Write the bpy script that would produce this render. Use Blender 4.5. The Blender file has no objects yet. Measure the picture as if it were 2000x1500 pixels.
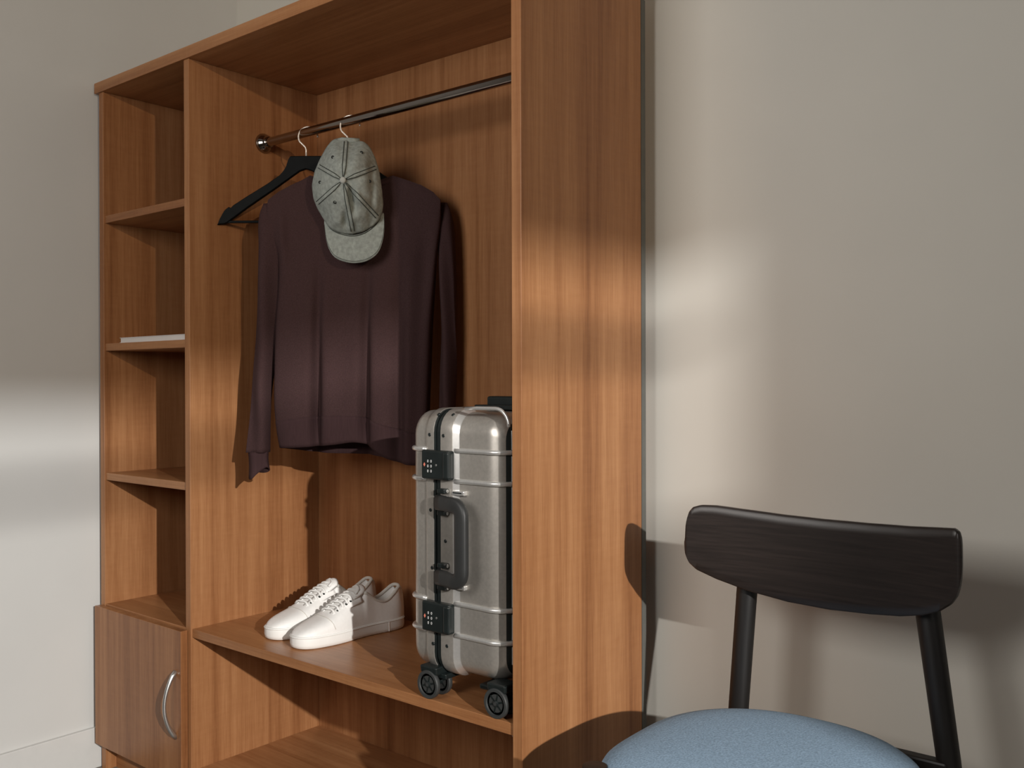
import bpy, math, random
from mathutils import Vector, Matrix, noise
random.seed(4)
SC = bpy.context.scene
COL = SC.collection
H = 0.068                      # modelling frame -> floor at z = 0
PI = math.pi

# ------------------------------------------------------------------ camera
CAM = Vector((1.0493, -1.3031, 1.0089))
YAW, PITCH, ROLL, FPX = 0.6881, -0.0046, -0.0025, 1848.684
_f = Vector((-math.sin(YAW)*math.cos(PITCH), math.cos(YAW)*math.cos(PITCH), math.sin(PITCH)))
_r = Vector((math.cos(YAW), math.sin(YAW), 0))
_u = _r.cross(_f)
_r2 = _r*math.cos(ROLL) + _u*math.sin(ROLL)
_u2 = -_r*math.sin(ROLL) + _u*math.cos(ROLL)
cd = bpy.data.cameras.new('camera')
cam = bpy.data.objects.new('camera', cd); COL.objects.link(cam)
cd.sensor_width = 36.0; cd.lens = FPX/2000*36; cd.clip_start = 0.05
cam.matrix_world = Matrix(((_r2.x, _u2.x, -_f.x, CAM.x), (_r2.y, _u2.y, -_f.y, CAM.y),
                           (_r2.z, _u2.z, -_f.z, CAM.z + H), (0, 0, 0, 1)))
SC.camera = cam

# ------------------------------------------------------------------ world, lights, exposure
w = bpy.data.worlds.new('world'); SC.world = w; w.use_nodes = True
w.node_tree.nodes['Background'].inputs[0].default_value = (0.62, 0.74, 0.9, 1)
w.node_tree.nodes['Background'].inputs[1].default_value = 0.25
SC.view_settings.view_transform = 'Standard'; SC.view_settings.look = 'None'
SC.view_settings.exposure = 0.0; SC.view_settings.gamma = 1.0
SC.view_settings.use_curve_mapping = False

def lamp(name, kind, loc, power, col, **kw):
    l = bpy.data.lights.new(name, kind); l.energy = power; l.color = col
    for k, v_ in kw.items(): setattr(l, k, v_)
    o = bpy.data.objects.new(name, l); COL.objects.link(o); o.location = loc
    return o
# low warm beam from outside the side window
key = lamp('window_beam', 'SPOT', (5.2, -2.4, 2.3 + H), 1560, (1.0, 0.965, 0.915), shadow_soft_size=0.036,
           spot_size=math.radians(60), spot_blend=0.3)
key.rotation_euler = (Vector((-0.3, 0.1, 0.8)) - Vector((5.2, -2.4, 2.3))).to_track_quat('-Z', 'Y').to_euler()
# soft fill lamp added behind the camera, just inside the front wall
fill_lamp = lamp('front_fill', 'AREA', (-0.08, -1.90, 1.60 + H), 16.5, (1.0, 0.955, 0.90), shape='RECTANGLE', size=0.85, size_y=0.8, spread=math.radians(155))
fill_lamp.rotation_euler = (math.radians(90), 0, 0)
# weak soft fill lamp added just inside the side window
glow = lamp('side_fill', 'AREA', (3.36, -1.62, 1.55 + H), 5, (1.0, 0.97, 0.93), shape='RECTANGLE', size=1.1, size_y=.5)
glow.rotation_euler = (0, math.radians(90), 0)

# ------------------------------------------------------------------ materials
def new_mat(name):
    m = bpy.data.materials.new(name); m.use_nodes = True
    nt = m.node_tree; return m, nt, nt.nodes['Principled BSDF']
def ramp(nt, stops):
    r = nt.nodes.new('ShaderNodeValToRGB')
    while len(r.color_ramp.elements) > 1: r.color_ramp.elements.remove(r.color_ramp.elements[0])
    r.color_ramp.elements[0].position = stops[0][0]; r.color_ramp.elements[0].color = (*stops[0][1], 1)
    for p, c in stops[1:]:
        e = r.color_ramp.elements.new(p); e.color = (*c, 1)
    return r
def noise_tex(nt, scale, sc3=(1, 1, 1), detail=3, rough=.5, off=(0, 0, 0)):
    tc = nt.nodes.new('ShaderNodeTexCoord'); mp = nt.nodes.new('ShaderNodeMapping')
    mp.inputs['Scale'].default_value = sc3; mp.inputs['Location'].default_value = off
    n = nt.nodes.new('ShaderNodeTexNoise'); n.inputs['Scale'].default_value = scale
    n.inputs['Detail'].default_value = detail; n.inputs['Roughness'].default_value = rough
    nt.links.new(tc.outputs['Object'], mp.inputs[0]); nt.links.new(mp.outputs[0], n.inputs[0])
    return n
def plain(name, col, rough=.5, metal=0, var=.06, nscale=40, bump=0, spec=.5, sc3=(1, 1, 1)):
    m, nt, b = new_mat(name)
    n = noise_tex(nt, nscale, sc3)
    lo = tuple(c*(1-var) for c in col); hi = tuple(min(1, c*(1+var)) for c in col)
    r = ramp(nt, [(.3, lo), (.7, hi)])
    nt.links.new(n.outputs[0], r.inputs[0]); nt.links.new(r.outputs[0], b.inputs['Base Color'])
    b.inputs['Roughness'].default_value = rough; b.inputs['Metallic'].default_value = metal
    b.inputs['Specular IOR Level'].default_value = spec
    if bump:
        bp = nt.nodes.new('ShaderNodeBump'); bp.inputs['Strength'].default_value = bump
        bp.inputs['Distance'].default_value = .002
        nt.links.new(n.outputs[0], bp.inputs['Height']); nt.links.new(bp.outputs[0], b.inputs['Normal'])
    return m
def wood(name, axis='Z', off=0.0, rough=.42, gain=1.0):
    gain *= .82
    m, nt, b = new_mat(name)
    def sc(a, l): return tuple(l if 'XYZ'[i] == axis else a for i in range(3))
    n1 = noise_tex(nt, 1, sc(14, .35), 3, .6, (off, off*.7, off*.3))
    n2 = noise_tex(nt, 1, sc(80, 2.2), 5, .65, (off*2, off, off)); n1.inputs['Distortion'].default_value = .6
    n3 = noise_tex(nt, 1, sc(420, 14), 2, .5, (off, off*3, 0))
    def madd(a, b_, ka, kb):
        x = nt.nodes.new('ShaderNodeMath'); x.operation = 'MULTIPLY'; x.inputs[1].default_value = ka
        nt.links.new(a, x.inputs[0])
        y = nt.nodes.new('ShaderNodeMath'); y.operation = 'MULTIPLY_ADD'; y.inputs[1].default_value = kb
        nt.links.new(b_, y.inputs[0]); nt.links.new(x.outputs[0], y.inputs[2]); return y.outputs[0]
    s = madd(n1.outputs[0], n2.outputs[0], .50, .24)
    n4 = noise_tex(nt, 1, sc(22, 110), 2, .5, (off, off, off*2))
    s = madd(s, n3.outputs[0], 1.0, .16)
    s = madd(s, n4.outputs[0], 1.0, .05)
    g = gain
    r = ramp(nt, [(.315, (.225*g, .084*g, .031*g)), (.415, (.340*g, .142*g, .055*g)), (.495, (.42*g, .188*g, .077*g)),
                  (.615, (.54*g, .265*g, .118*g))])
    nt.links.new(s, r.inputs[0]); nt.links.new(r.outputs[0], b.inputs['Base Color'])
    b.inputs['Roughness'].default_value = rough; b.inputs['Specular IOR Level'].default_value = .35
    bp = nt.nodes.new('ShaderNodeBump'); bp.inputs['Strength'].default_value = .12; bp.inputs['Distance'].default_value = .0008
    nt.links.new(n3.outputs[0], bp.inputs['Height']); nt.links.new(bp.outputs[0], b.inputs['Normal'])
    return m

WZ = wood('cherry_wood_vertical', 'Z', 0.0)
WZ2 = wood('cherry_wood_vertical_b', 'Z', 3.3)
WZ3 = wood('cherry_wood_back', 'Z', 7.1, gain=.92)
WX = wood('cherry_wood_horizontal', 'X', 1.7, rough=.34)
WX2 = wood('cherry_wood_horizontal_b', 'X', 5.7, rough=.36)
WDOOR = wood('cherry_wood_door', 'Z', 9.3, rough=.30, gain=.95)
EDGE = wood('cherry_edge_band', 'Z', 12.3, gain=1.0)
HDF = plain('dark_fibreboard_edge', (.11, .11, .10), .8)
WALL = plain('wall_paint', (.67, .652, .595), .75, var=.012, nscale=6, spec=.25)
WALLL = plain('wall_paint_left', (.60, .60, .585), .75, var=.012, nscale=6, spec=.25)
WALLD = plain('taupe_wall_paint', (.20, .185, .165), .8, var=.02, nscale=6)
TRIMP = plain('white_trim_paint', (.62, .62, .605), .45, var=.015)
FLOORM = plain('taupe_floor', (.19, .165, .14), .5, var=.1, nscale=5)
CEIL = plain('ceiling_paint', (.32, .31, .30), .8, var=.01)
CHROME = plain('chrome', (.36, .32, .29), .12, 1.0, var=.02)
WHITEMET = plain('pale_hook_metal', (.85, .78, .70), .3, .35, var=.02)
SATIN = plain('satin_nickel', (.62, .62, .61), .3, .9, var=.02)
BLACKW = plain('black_lacquer', (.006, .007, .0075), .65, var=.2, spec=.12)
SWEAT = plain('plum_jersey', (.055, .030, .030), .95, var=.16, nscale=420, bump=.25, spec=.1)
SWEATR = plain('plum_rib_knit', (.050, .027, .028), .95, var=.08, nscale=300, bump=.2, spec=.1, sc3=(1, 1, .05))
CAPM = plain('washed_grey_cotton', (.30, .325, .30), .95, var=.18, nscale=120, bump=.35, spec=.1)
CAPM2 = plain('cap_button_cotton', (.42, .43, .40), .9, var=.1)
STITCH = plain('dark_stitching', (.06, .068, .06), .95, var=.45, nscale=260)
EYELET = plain('eyelet_thread', (.018, .02, .018), .9)
SHELL = plain('brushed_gunmetal', (.49, .46, .42), .34, .68, var=.07, nscale=160, sc3=(1, 1, 1))
SHELLB = plain('bright_gunmetal', (.72, .71, .69), .28, .7, var=.04, nscale=160)
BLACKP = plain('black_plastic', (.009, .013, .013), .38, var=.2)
HANDLEM = plain('dark_rubber_grip', (.022, .023, .023), .5, var=.12)
WHEELM = plain('grey_wheel_tyre', (.034, .036, .036), .55, var=.1)
WHITEL = plain('white_leather', (.86, .85, .83), .5, var=.02, nscale=120, bump=.08)
WHITES = plain('white_rubber', (.84, .835, .81), .55, var=.015)
LINING = plain('sneaker_lining', (.66, .63, .58), .9, var=.03, nscale=200)
LACE = plain('white_laces', (.82, .81, .79), .85, var=.05, nscale=400, bump=.3)
PAPER = plain('white_paper', (.68, .64, .62), .7, var=.02)
CHAIRW = plain('dark_stained_wood', (.021, .015, .013), .36, var=.3, nscale=1, sc3=(6, 60, 240))
CHAIRL = plain('dark_stained_leg', (.008, .0065, .006), .5, var=.3, nscale=1, sc3=(200, 200, 8))
SEATM = plain('blue_grey_wool', (.26, .37, .495), .95, var=.2, nscale=330, bump=.35, spec=.12)
PRINTW = plain('white_print', (.75, .75, .75), .6)
PRINTR = plain('red_print', (.75, .22, .15), .6)
FABBLIND, nt, b = new_mat('sheer_blind')
tr = nt.nodes.new('ShaderNodeBsdfTransparent'); mx = nt.nodes.new('ShaderNodeMixShader')
nb = noise_tex(nt, 300); rb = ramp(nt, [(.3, (.62, .58, .5)), (.7, (.7, .66, .58))])
nt.links.new(nb.outputs[0], rb.inputs[0]); nt.links.new(rb.outputs[0], b.inputs['Base Color'])
tr.inputs[0].default_value = (.95, .86, .74, 1)
mx.inputs[0].default_value = .56
nt.links.new(tr.outputs[0], mx.inputs[1]); nt.links.new(b.outputs[0], mx.inputs[2])
nt.links.new(mx.outputs[0], nt.nodes['Material Output'].inputs['Surface'])
GLASS, nt, b = new_mat('window_glass')
tr = nt.nodes.new('ShaderNodeBsdfTransparent'); gl = nt.nodes.new('ShaderNodeBsdfGlossy'); mx = nt.nodes.new('ShaderNodeMixShader')
gl.inputs['Roughness'].default_value = .02; lw = nt.nodes.new('ShaderNodeLayerWeight'); lw.inputs[0].default_value = .12
nt.links.new(lw.outputs['Fresnel'], mx.inputs[0]); nt.links.new(tr.outputs[0], mx.inputs[1]); nt.links.new(gl.outputs[0], mx.inputs[2])
nt.links.new(mx.outputs[0], nt.nodes['Material Output'].inputs['Surface'])

# ------------------------------------------------------------------ mesh helpers
class MB:
    def __init__(s): s.v = []; s.f = []
    def add(s, vs, fs):
        o = len(s.v); s.v += [Vector(p) for p in vs]; s.f += [tuple(i+o for i in f) for f in fs]; return s
    def box(s, x0, x1, y0, y1, z0, z1):
        vs = [(x, y, z) for x in (x0, x1) for y in (y0, y1) for z in (z0, z1)]
        return s.add(vs, [(0, 1, 3, 2), (4, 6, 7, 5), (0, 4, 5, 1), (2, 3, 7, 6), (0, 2, 6, 4), (1, 5, 7, 3)])
    def rings(s, R, close_u=True, cap0=True, cap1=True):
        n = len(R[0]); vs = [p for r in R for p in r]; fs = []
        for i in range(len(R)-1):
            for j in range(n if close_u else n-1):
                k = (j+1) % n; fs.append((i*n+j, i*n+k, (i+1)*n+k, (i+1)*n+j))
        if cap0 and close_u: fs.append(tuple(range(n))[::-1])
        if cap1 and close_u: fs.append(tuple((len(R)-1)*n+j for j in range(n)))
        return s.add(vs, fs)
    def tube(s, pts, r, n=10, closed=False, flat=1.0, cap=True):
        pts = [Vector(p) for p in pts]; R = []; m = len(pts)
        rs = r if isinstance(r, (list, tuple)) else [r]*m
        up = None
        for i, p in enumerate(pts):
            a = pts[(i-1) % m] if (closed or i > 0) else p
            b_ = pts[(i+1) % m] if (closed or i < m-1) else p
            t = (b_-a).normalized()
            if up is None:
                up = Vector((0, 0, 1)) if abs(t.z) < .9 else Vector((1, 0, 0))
            sd = t.cross(up).normalized(); up = sd.cross(t).normalized()
            R.append([p + sd*rs[i]*math.cos(2*PI*k/n) + up*rs[i]*flat*math.sin(2*PI*k/n) for k in range(n)])
        if closed:
            R.append(R[0]); return s.rings(R, True, False, False)
        return s.rings(R, True, cap, cap)
    def disc(s, c, nrm, r, h, n=20, r2=None):
        c = Vector(c); nrm = Vector(nrm).normalized()
        a = nrm.orthogonal().normalized(); b_ = nrm.cross(a)
        r2 = r if r2 is None else r2
        prof = [(0, r2*.999), (h*.8, r2), (h, r*.9)] if r2 == r else [(0, r2), (h, r)]
        return s.rings([[c + nrm*z + (a*math.cos(2*PI*k/n)+b_*math.sin(2*PI*k/n))*q for k in range(n)] for z, q in prof])
    def lathe(s, c, nrm, prof, n=24):
        c = Vector(c); nrm = Vector(nrm).normalized(); a = nrm.orthogonal().normalized(); b_ = nrm.cross(a)
        return s.rings([[c + nrm*z + (a*math.cos(2*PI*k/n)+b_*math.sin(2*PI*k/n))*q for k in range(n)] for z, q in prof])
    def prism(s, poly, f0, f1):
        n = len(poly); a = [f0(*p) for p in poly]; b_ = [f1(*p) for p in poly]
        return s.add(a+b_, [tuple(range(n))[::-1], tuple(range(n, 2*n))] + [(j, (j+1) % n, n+(j+1) % n, n+j) for j in range(n)])

def base_of(p):
    v = Vector((0, 0, H))
    return p.matrix_world.translation if False else Vector(p['_b'])
def link(name, me, parent):
    o = bpy.data.objects.new(name, me); COL.objects.link(o)
    return o
BASE = {}
def part(name, mb, mat, parent=None, smooth=False, bevel=0, sub=0, solid=0, label=None, base=None, segs=2, weld=0):
    """one mesh object; vertices are given in the modelling frame (floor at -H)"""
    b_ = BASE[parent.name] if parent is not None else Vector(base if base is not None else (0, 0, -H))
    me = bpy.data.meshes.new(name)
    me.from_pydata([tuple(p-b_) for p in mb.v], [], mb.f); me.update()
    mats = mat if isinstance(mat, (list, tuple)) else [mat]
    for m_ in mats: me.materials.append(m_)
    import bmesh
    bm = bmesh.new(); bm.from_mesh(me)
    if weld: bmesh.ops.remove_doubles(bm, verts=bm.verts, dist=weld)
    bmesh.ops.recalc_face_normals(bm, faces=bm.faces); bm.to_mesh(me); bm.free()
    if smooth:
        for p in me.polygons: p.use_smooth = True
    o = link(name, me, parent)
    BASE[o.name] = b_
    if parent is not None: o.parent = parent
    else: o.location = b_ + Vector((0, 0, H))
    if solid:
        md = o.modifiers.new('solid', 'SOLIDIFY'); md.thickness = solid; md.offset = -1
    if bevel:
        md = o.modifiers.new('bevel', 'BEVEL'); md.width = bevel; md.segments = segs; md.limit_method = 'ANGLE'; md.angle_limit = math.radians(40)
    if sub:
        md = o.modifiers.new('sub', 'SUBSURF'); md.levels = sub; md.render_levels = sub
    if smooth and bevel == 0 and sub == 0 and smooth != 'all':
        try: me.set_sharp_from_angle(angle=math.radians(45))
        except Exception: pass
    if label: o['label'] = label
    return o
def thing(name, label, cat, base, group=None):
    o = bpy.data.objects.new(name, None); COL.objects.link(o); o.empty_display_size = .1
    o.location = Vector(base) + Vector((0, 0, H)); BASE[o.name] = Vector(base)
    o['label'] = label; o['category'] = cat
    if group: o['group'] = group
    return o
def struct(name, mb, mat, **kw):
    o = part(name, mb, mat, **kw); o['kind'] = 'structure'; return o
def B(*a): return MB().box(*a)

def ray(px, py):
    return _f + _r2*((px-1000)/FPX) - _u2*((py-750)/FPX)
def on_plane(px, py, o, n):
    d = ray(px, py); t = (Vector(o)-CAM).dot(n)/d.dot(n); return CAM + d*t
def interp(tab, x):
    if x <= tab[0][0]: return tab[0][1]
    for (a, va), (b_, vb) in zip(tab, tab[1:]):
        if x <= b_:
            t = (x-a)/(b_-a)
            return va+(vb-va)*t
    return tab[-1][1]
def sinterp(tab, x):     # smooth (Catmull-Rom) version
    xs = [t[0] for t in tab]; n = len(tab)
    if x <= xs[0]: return tab[0][1]
    if x >= xs[-1]: return tab[-1][1]
    i = max(k for k in range(n-1) if xs[k] <= x)
    t = (x-xs[i])/(xs[i+1]-xs[i]); y = [q[1] for q in tab]
    h = xs[i+1]-xs[i]
    m0 = ((y[i+1]-y[i-1])/(xs[i+1]-xs[i-1]) if i > 0 else (y[i+1]-y[i])/h)*h
    m1 = ((y[i+2]-y[i])/(xs[i+2]-xs[i]) if i < n-2 else (y[i+1]-y[i])/h)*h
    return (2*t**3-3*t*t+1)*y[i]+(t**3-2*t*t+t)*m0+(-2*t**3+3*t*t)*y[i+1]+(t**3-t*t)*m1

# ------------------------------------------------------------------ room shell
XL, XR, YB, YF, ZF, ZC = -1.526, 3.40, 0.462, -1.95, -H, 2.55
struct('floor', B(XL-.1, XR+.1, YF-.1, YB+.1, ZF-.1, ZF), FLOORM)
struct('ceiling', B(XL-.1, XR+.1, YF-.1, YB+.1, ZC, ZC+.1), CEIL)
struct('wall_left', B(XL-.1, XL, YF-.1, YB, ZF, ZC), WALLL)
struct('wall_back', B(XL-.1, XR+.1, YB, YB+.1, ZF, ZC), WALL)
WY0, WY1, WZ0, WZ1 = -1.93, -1.35, 0.95, 2.42          # side window opening
m = MB().box(XR, XR+.1, YF, WY0, ZF, ZC).box(XR, XR+.1, WY1, YB, ZF, ZC)
m.box(XR, XR+.1, WY0, WY1, ZF, WZ0).box(XR, XR+.1, WY0, WY1, WZ1, ZC)
struct('wall_right', m, WALLD)
FX0, FX1, FZ0, FZ1 = -.56, .40, 1.02, 2.08
m = MB().box(XL, FX0, YF-.1, YF, ZF, ZC).box(FX1, XR, YF-.1, YF, ZF, ZC)
m.box(FX0, FX1, YF-.1, YF, ZF, FZ0).box(FX0, FX1, YF-.1, YF, FZ1, ZC)
struct('wall_front', m, WALLD)
struct('baseboard_left', B(XL, XL+.012, YF, YB, ZF, .045), TRIMP, bevel=.002)
struct('baseboard_back', B(XL+.012, XR, YB-.012, YB, ZF, .045), TRIMP, bevel=.002)
# unseen side window; its cross bar and sheer roller blind set to band the beam
fr = MB()
fr.box(XR+.02, XR+.07, WY0, WY0+.04, WZ0, WZ1).box(XR+.02, XR+.07, WY1-.04, WY1, WZ0, WZ1)
fr.box(XR+.02, XR+.07, WY0, WY1, WZ0, WZ0+.04).box(XR+.02, XR+.07, WY0, WY1, WZ1-.04, WZ1)
win = struct('window_1', fr, TRIMP)
part('pane', B(XR+.04, XR+.044, WY0+.04, WY1-.04, WZ0+.04, WZ1-.04), GLASS, win)
part('glazing_bar', B(XR-.004, XR+.004, WY0+.04, WY1-.04, 1.868, 1.881), TRIMP, win)
part('roller_blind', B(XR-.002, XR-.001, WY0, WY1, 1.933, WZ1), FABBLIND, win)
rows = []
for i in range(3):
    z_ = (.96, 1.35, 1.743)[i]
    rows.append([Vector((XR+.010+.006*math.sin(k*1.9), -1.412+.004*k*1.0, z_)) for k in range(17)]+[Vector((XR+.018+.006*math.sin(k*1.9), -1.412+.004*k, z_)) for k in range(16, -1, -1)])
part('beam_blocker', MB().rings(rows), plain('blocker_cloth', (.45, .42, .36), .9, var=.1, nscale=200), win, label='added cloth strip blocking the lower edge of the beam')  # unseen cloth, added to shade the lower back wall beside the wardrobe
part('blocker_rod', MB().tube([(XR+.014, -1.425, 1.745), (XR+.014, WY1, 1.745)], .003, 8), SATIN, win)
fr = MB()
fr.box(FX0, FX0+.04, YF-.07, YF-.02, FZ0, FZ1).box(FX1-.04, FX1, YF-.07, YF-.02, FZ0, FZ1)
fr.box(FX0, FX1, YF-.07, YF-.02, FZ0, FZ0+.04).box(FX0, FX1, YF-.07, YF-.02, FZ1-.04, FZ1)
win2 = struct('added_fill_window', fr, TRIMP)  # unseen window, added to go with the soft fill lamp
part('pane', B(FX0+.04, FX1-.04, YF-.05, YF-.046, FZ0+.04, FZ1-.04), GLASS, win2)

# ------------------------------------------------------------------ wardrobe
D = .40; T = .0225; XD = -1.0542; XI = -1.479; XO = XI-T; ZT = 1.805; ZS = .3924; ZB = .0406
wd = thing('wardrobe', 'open cherry-wood wardrobe with hanging rail, side shelves and a small cupboard', 'wardrobe', (XO/2, D/2, -H))
bv = .0012
part('side_panel', B(-T, 0, 0, D, -H, ZT), WZ, wd, bevel=bv)
part('side_panel', B(XO, XI, 0, D, -H, ZT), WZ2, wd, bevel=bv)
part('divider_panel', B(XD-T, XD, 0, D, -H, ZT), WZ2, wd, bevel=bv)
part('top_panel', B(XO-.017, .003, -.005, D+.012, ZT, ZT+.029), WX, wd, bevel=bv)
part('back_panel', B(XO, -.001, D, D+.014, -H, ZT), WZ3, wd)
part('back_panel_edge', B(-.001, .0008, D+.0005, D+.016, -H, ZT), HDF, wd, label='dark raw edge of the back panel')
part('bench_shelf', B(XD, -T, .004, D, ZS-.0215, ZS), WX, wd, bevel=bv)
part('bottom_panel', B(XD, -T, .004, D, ZB-T, ZB), WX2, wd, bevel=bv)
part('bottom_panel', B(XI, XD-T, .004, D, ZB-T, ZB), WX2, wd, bevel=bv)
for zz in (1.4435, 1.0912, .7345):
    part('shelf', B(XI, XD-T, .004, D, zz, zz+.020), WX2, wd, bevel=bv)
part('cupboard_top', B(XI, XD-T, .001, D, ZS-.0215, ZS), WX2, wd, bevel=bv)
part('plinth', B(XI, XD-T, .03, .048, -H, ZB-T), WX2, wd)
part('plinth', B(XD, -T, .03, .048, -H, ZB-T), WX2, wd)
door = part('door', B(XO+.004, XD-.012, -.0205, -.0015, .0079, .3885), [WDOOR], wd, bevel=bv)
door.data.materials.append(EDGE)
# bow handle
pts = []
for i in range(17):
    t = i/16; a = PI*t
    pts.append((-1.090, -.0205-.031*math.sin(a)**.8 if 0 < i < 16 else -.0195, .286-.165*t))
part('handle', MB().tube(pts, [.0046+.0016*abs(2*i/16-1)**2 for i in range(17)], 10), SATIN, door, smooth='all', label='satin metal bow handle')
# rail
RY, RZ = .2208, 1.6365
rail = part('hanging_rail', MB().tube([(XD, RY, RZ), (-T, RY, RZ)], .0115, 24), CHROME, wd, smooth=True, label='chrome hanging rail')
for x0, s in ((XD, 1), (-T, -1)):
    part('rail_flange', MB().lathe((x0, RY, RZ), (s, 0, 0), [(0, .026), (.004, .026), (.009, .0235), (.016, .018), (.020, .0145), (.026, .014), (.0262, .0115)], 32),
         CHROME, rail, smooth='all')
# cabinet screw-cap at shelf end
part('shelf_pin', MB().disc((-T-.006, .010, ZS-.0225), (0, 0, -1), .003, .002, 10), SATIN, wd)

# ------------------------------------------------------------------ hangers
PHI = math.radians(31)
E1 = Vector((math.cos(PHI), math.sin(PHI), 0)); N1 = Vector((math.sin(PHI), -math.cos(PHI), 0)); UZ = Vector((0, 0, 1))
def make_hanger(x, label, e, n, ks=1.0):
    o = Vector((x, RY, 0))
    t = thing('clothes_hanger', label, 'clothes hanger', (x, RY, 1.40), 'hangers on the wardrobe rail')
    P = lambda s, d: (lambda a, z: o + e*a + n*(d + .03*abs(a/.22)**1.6*-1*0) + UZ*z)
    right = [(0, 1.576), (.040, 1.5755), (.045, 1.566), (.052, 1.545), (.066, 1.528), (.10, 1.505), (.15, 1.475), (.186, 1.452), (.190, 1.445),
             (.195, 1.4495), (.207, 1.441), (.219, 1.420), (.225, 1.404), (.205, 1.406), (.15, 1.446), (.08, 1.493), (.04, 1.521), (.016, 1.538), (0, 1.543)]
    # outline as strips between upper and lower edge so that the bow curves smoothly
    up = [p for p in right[:13]]; lo = [right[12]] + right[13:][0:]; lo = lo[::-1]
    m = MB()
    rings = []
    N = 40
    for i in range(-N, N+1):
        a = .225*i/N; s = abs(a)
        zu = interp(up, s) if s < .2249 else 1.4045
        zl = interp([(q[0], q[1]) for q in lo], s) if s < .2249 else 1.4035
        th = .0065
        if ks < 1: zu -= .006*min(1, s/.08); zl -= .006*min(1, s/.08)
        a *= ks
        rings.append([o+e*a+n*th+UZ*(zu-.002), o+e*a+n*(th-.002)+UZ*zu, o+e*a-n*(th-.002)+UZ*zu, o+e*a-n*th+UZ*(zu-.002),
                      o+e*a-n*th+UZ*(zl+.002), o+e*a-n*(th-.002)+UZ*zl, o+e*a+n*(th-.002)+UZ*zl, o+e*a+n*th+UZ*(zl+.002)])
    m.rings(rings)
    part('hanger_body', m, BLACKW, t, smooth=True)
    part('trouser_bar', MB().tube([o-e*.207*ks+UZ*(1.411-(.006 if ks < 1 else 0)), o+e*.207*ks+UZ*(1.411-(.006 if ks < 1 else 0))], .0035, 8), BLACKW, t, smooth=True)
    # hook: straight shank, then a bow over the rail
    R = .0245; top = RZ+.0115+.0019
    c = Vector((0, top-R))
    pts = [(0, 1.570), (0, 1.592), (-.002, 1.599)]
    for k in range(26):
        a = math.radians(212-k*(212+4)/25)
        pts.append((.005+R*math.cos(a), c.y+R*math.sin(a)))
    part('hook', MB().tube([o+e*a+UZ*z for a, z in pts], .0021, 8), WHITEMET, t, smooth='all', label='pale metal hook')
    return t
ea = Vector((math.cos(math.radians(38)), math.sin(math.radians(38)), 0)); na = Vector((ea.y, -ea.x, 0))
make_hanger(-.8766, 'empty black hanger left of the sweatshirt, its left arm bare', ea, na)
HX = -.716
make_hanger(HX, 'black hanger inside the plum sweatshirt, its hook holding the grey cap', E1, N1, .95)

# ------------------------------------------------------------------ sweatshirt
O2 = Vector((HX, RY, 0))
def SW(px, py, n=0.0):     # point of the garment plane pushed out by n
    t = max(0, min(1, (px-560)/250)); t = t*t*(3-2*t)
    a = math.radians(39-14*t); nn = Vector((math.sin(a), -math.cos(a), 0))
    return on_plane(px, py, O2, nn) + nn*n
sw = thing('sweatshirt', 'dark plum long-sleeved sweatshirt on a hanger behind the grey cap', 'sweatshirt', (HX, RY, .75))
BL = [(343, 606), (352, 590), (362, 568), (375, 544), (390, 524), (405, 520), (440, 527), (470, 536), (500, 545), (560, 546), (640, 541), (720, 538), (800, 538), (880, 548)]
BR = [(343, 768), (352, 796), (362, 824), (375, 846), (390, 860), (405, 862), (440, 860), (500, 853), (560, 849), (640, 844), (720, 841), (800, 838), (880, 836)]
TOPC = [(606, 343), (640, 352), (690, 360), (740, 352), (768, 343)]
SEAM = [(538, 822), (620, 812), (700, 811), (733, 818), (790, 838), (838, 850)]
HEMF = [(538, 874), (600, 871), (660, 866), (705, 862), (733, 872), (760, 890), (800, 905), (838, 908)]
HEMB = [(538, 876), (620, 886), (700, 889), (760, 898), (838, 906)]
def pleat(px, py):
    g = max(0, min(1, (py-500)/330.0))
    d = 0
    for c0, wv, k in ((628, 9, 1.0), (726, 9, 1.0), (790, 12, .8)):
        c_ = c0-(py-640)*.012
        d -= .036*g**.8*k*math.exp(-((px-c_)/wv)**2)
        d += .012*g*k*math.exp(-((px-c_-wv*2.6)/22)**2)
    d += .004*math.sin(px*.06+py*.013)*g
    d += .010*math.exp(-((px-553-(py-430)*.05)/10)**2)*math.exp(-((py-470)/60)**2)
    d -= .012*math.exp(-((px-832+(py-500)*.04)/16)**2)*max(0, min(1, (py-430)/80))
    return d
def bodymesh(y0f, y1f, nv, nu=110, y1b=None, off=0.0, inner=False):
    """front sheet from y0f to y1f (functions of px), back sheet to y1b"""
    rows = []
    for i in range(nv+1):
        v_ = i/nv; ring = []
        for side in (1, -1):
            for j in range(nu):
                u = j/nu if side == 1 else 1-j/nu
                uu = .5-.5*math.cos(PI*u)
                # estimate px from the outline at mid height, then py from the curves
                py = 600
                for _ in range(3):
                    l = sinterp(BL, py); r = sinterp(BR, py); px = l+(r-l)*uu
                    y1 = y1f(px) if (side == 1 or y1b is None) else y1b(px)
                    py = y0f(px)+(y1-y0f(px))*v_
                l = sinterp(BL, py); r = sinterp(BR, py); px = l+(r-l)*uu
                w_ = math.sin(PI*u)
                th = (.022+.026*max(0, min(1, (py-350)/250)))*w_**.55
                if side == 1:
                    n = th + pleat(px, py)*min(1, w_*2.2) + off*w_**.3
                else:
                    n = -th*.75 + .3*pleat(px+12, py)*w_ - off*w_**.3
                ring.append(SW(px, py, n))
        rows.append(ring)
    return rows
top = lambda px: sinterp(TOPC, px) if 606 < px < 768 else 343 + (0 if 606 < px < 768 else (606-px if px < 606 else px-768))*.0
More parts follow.
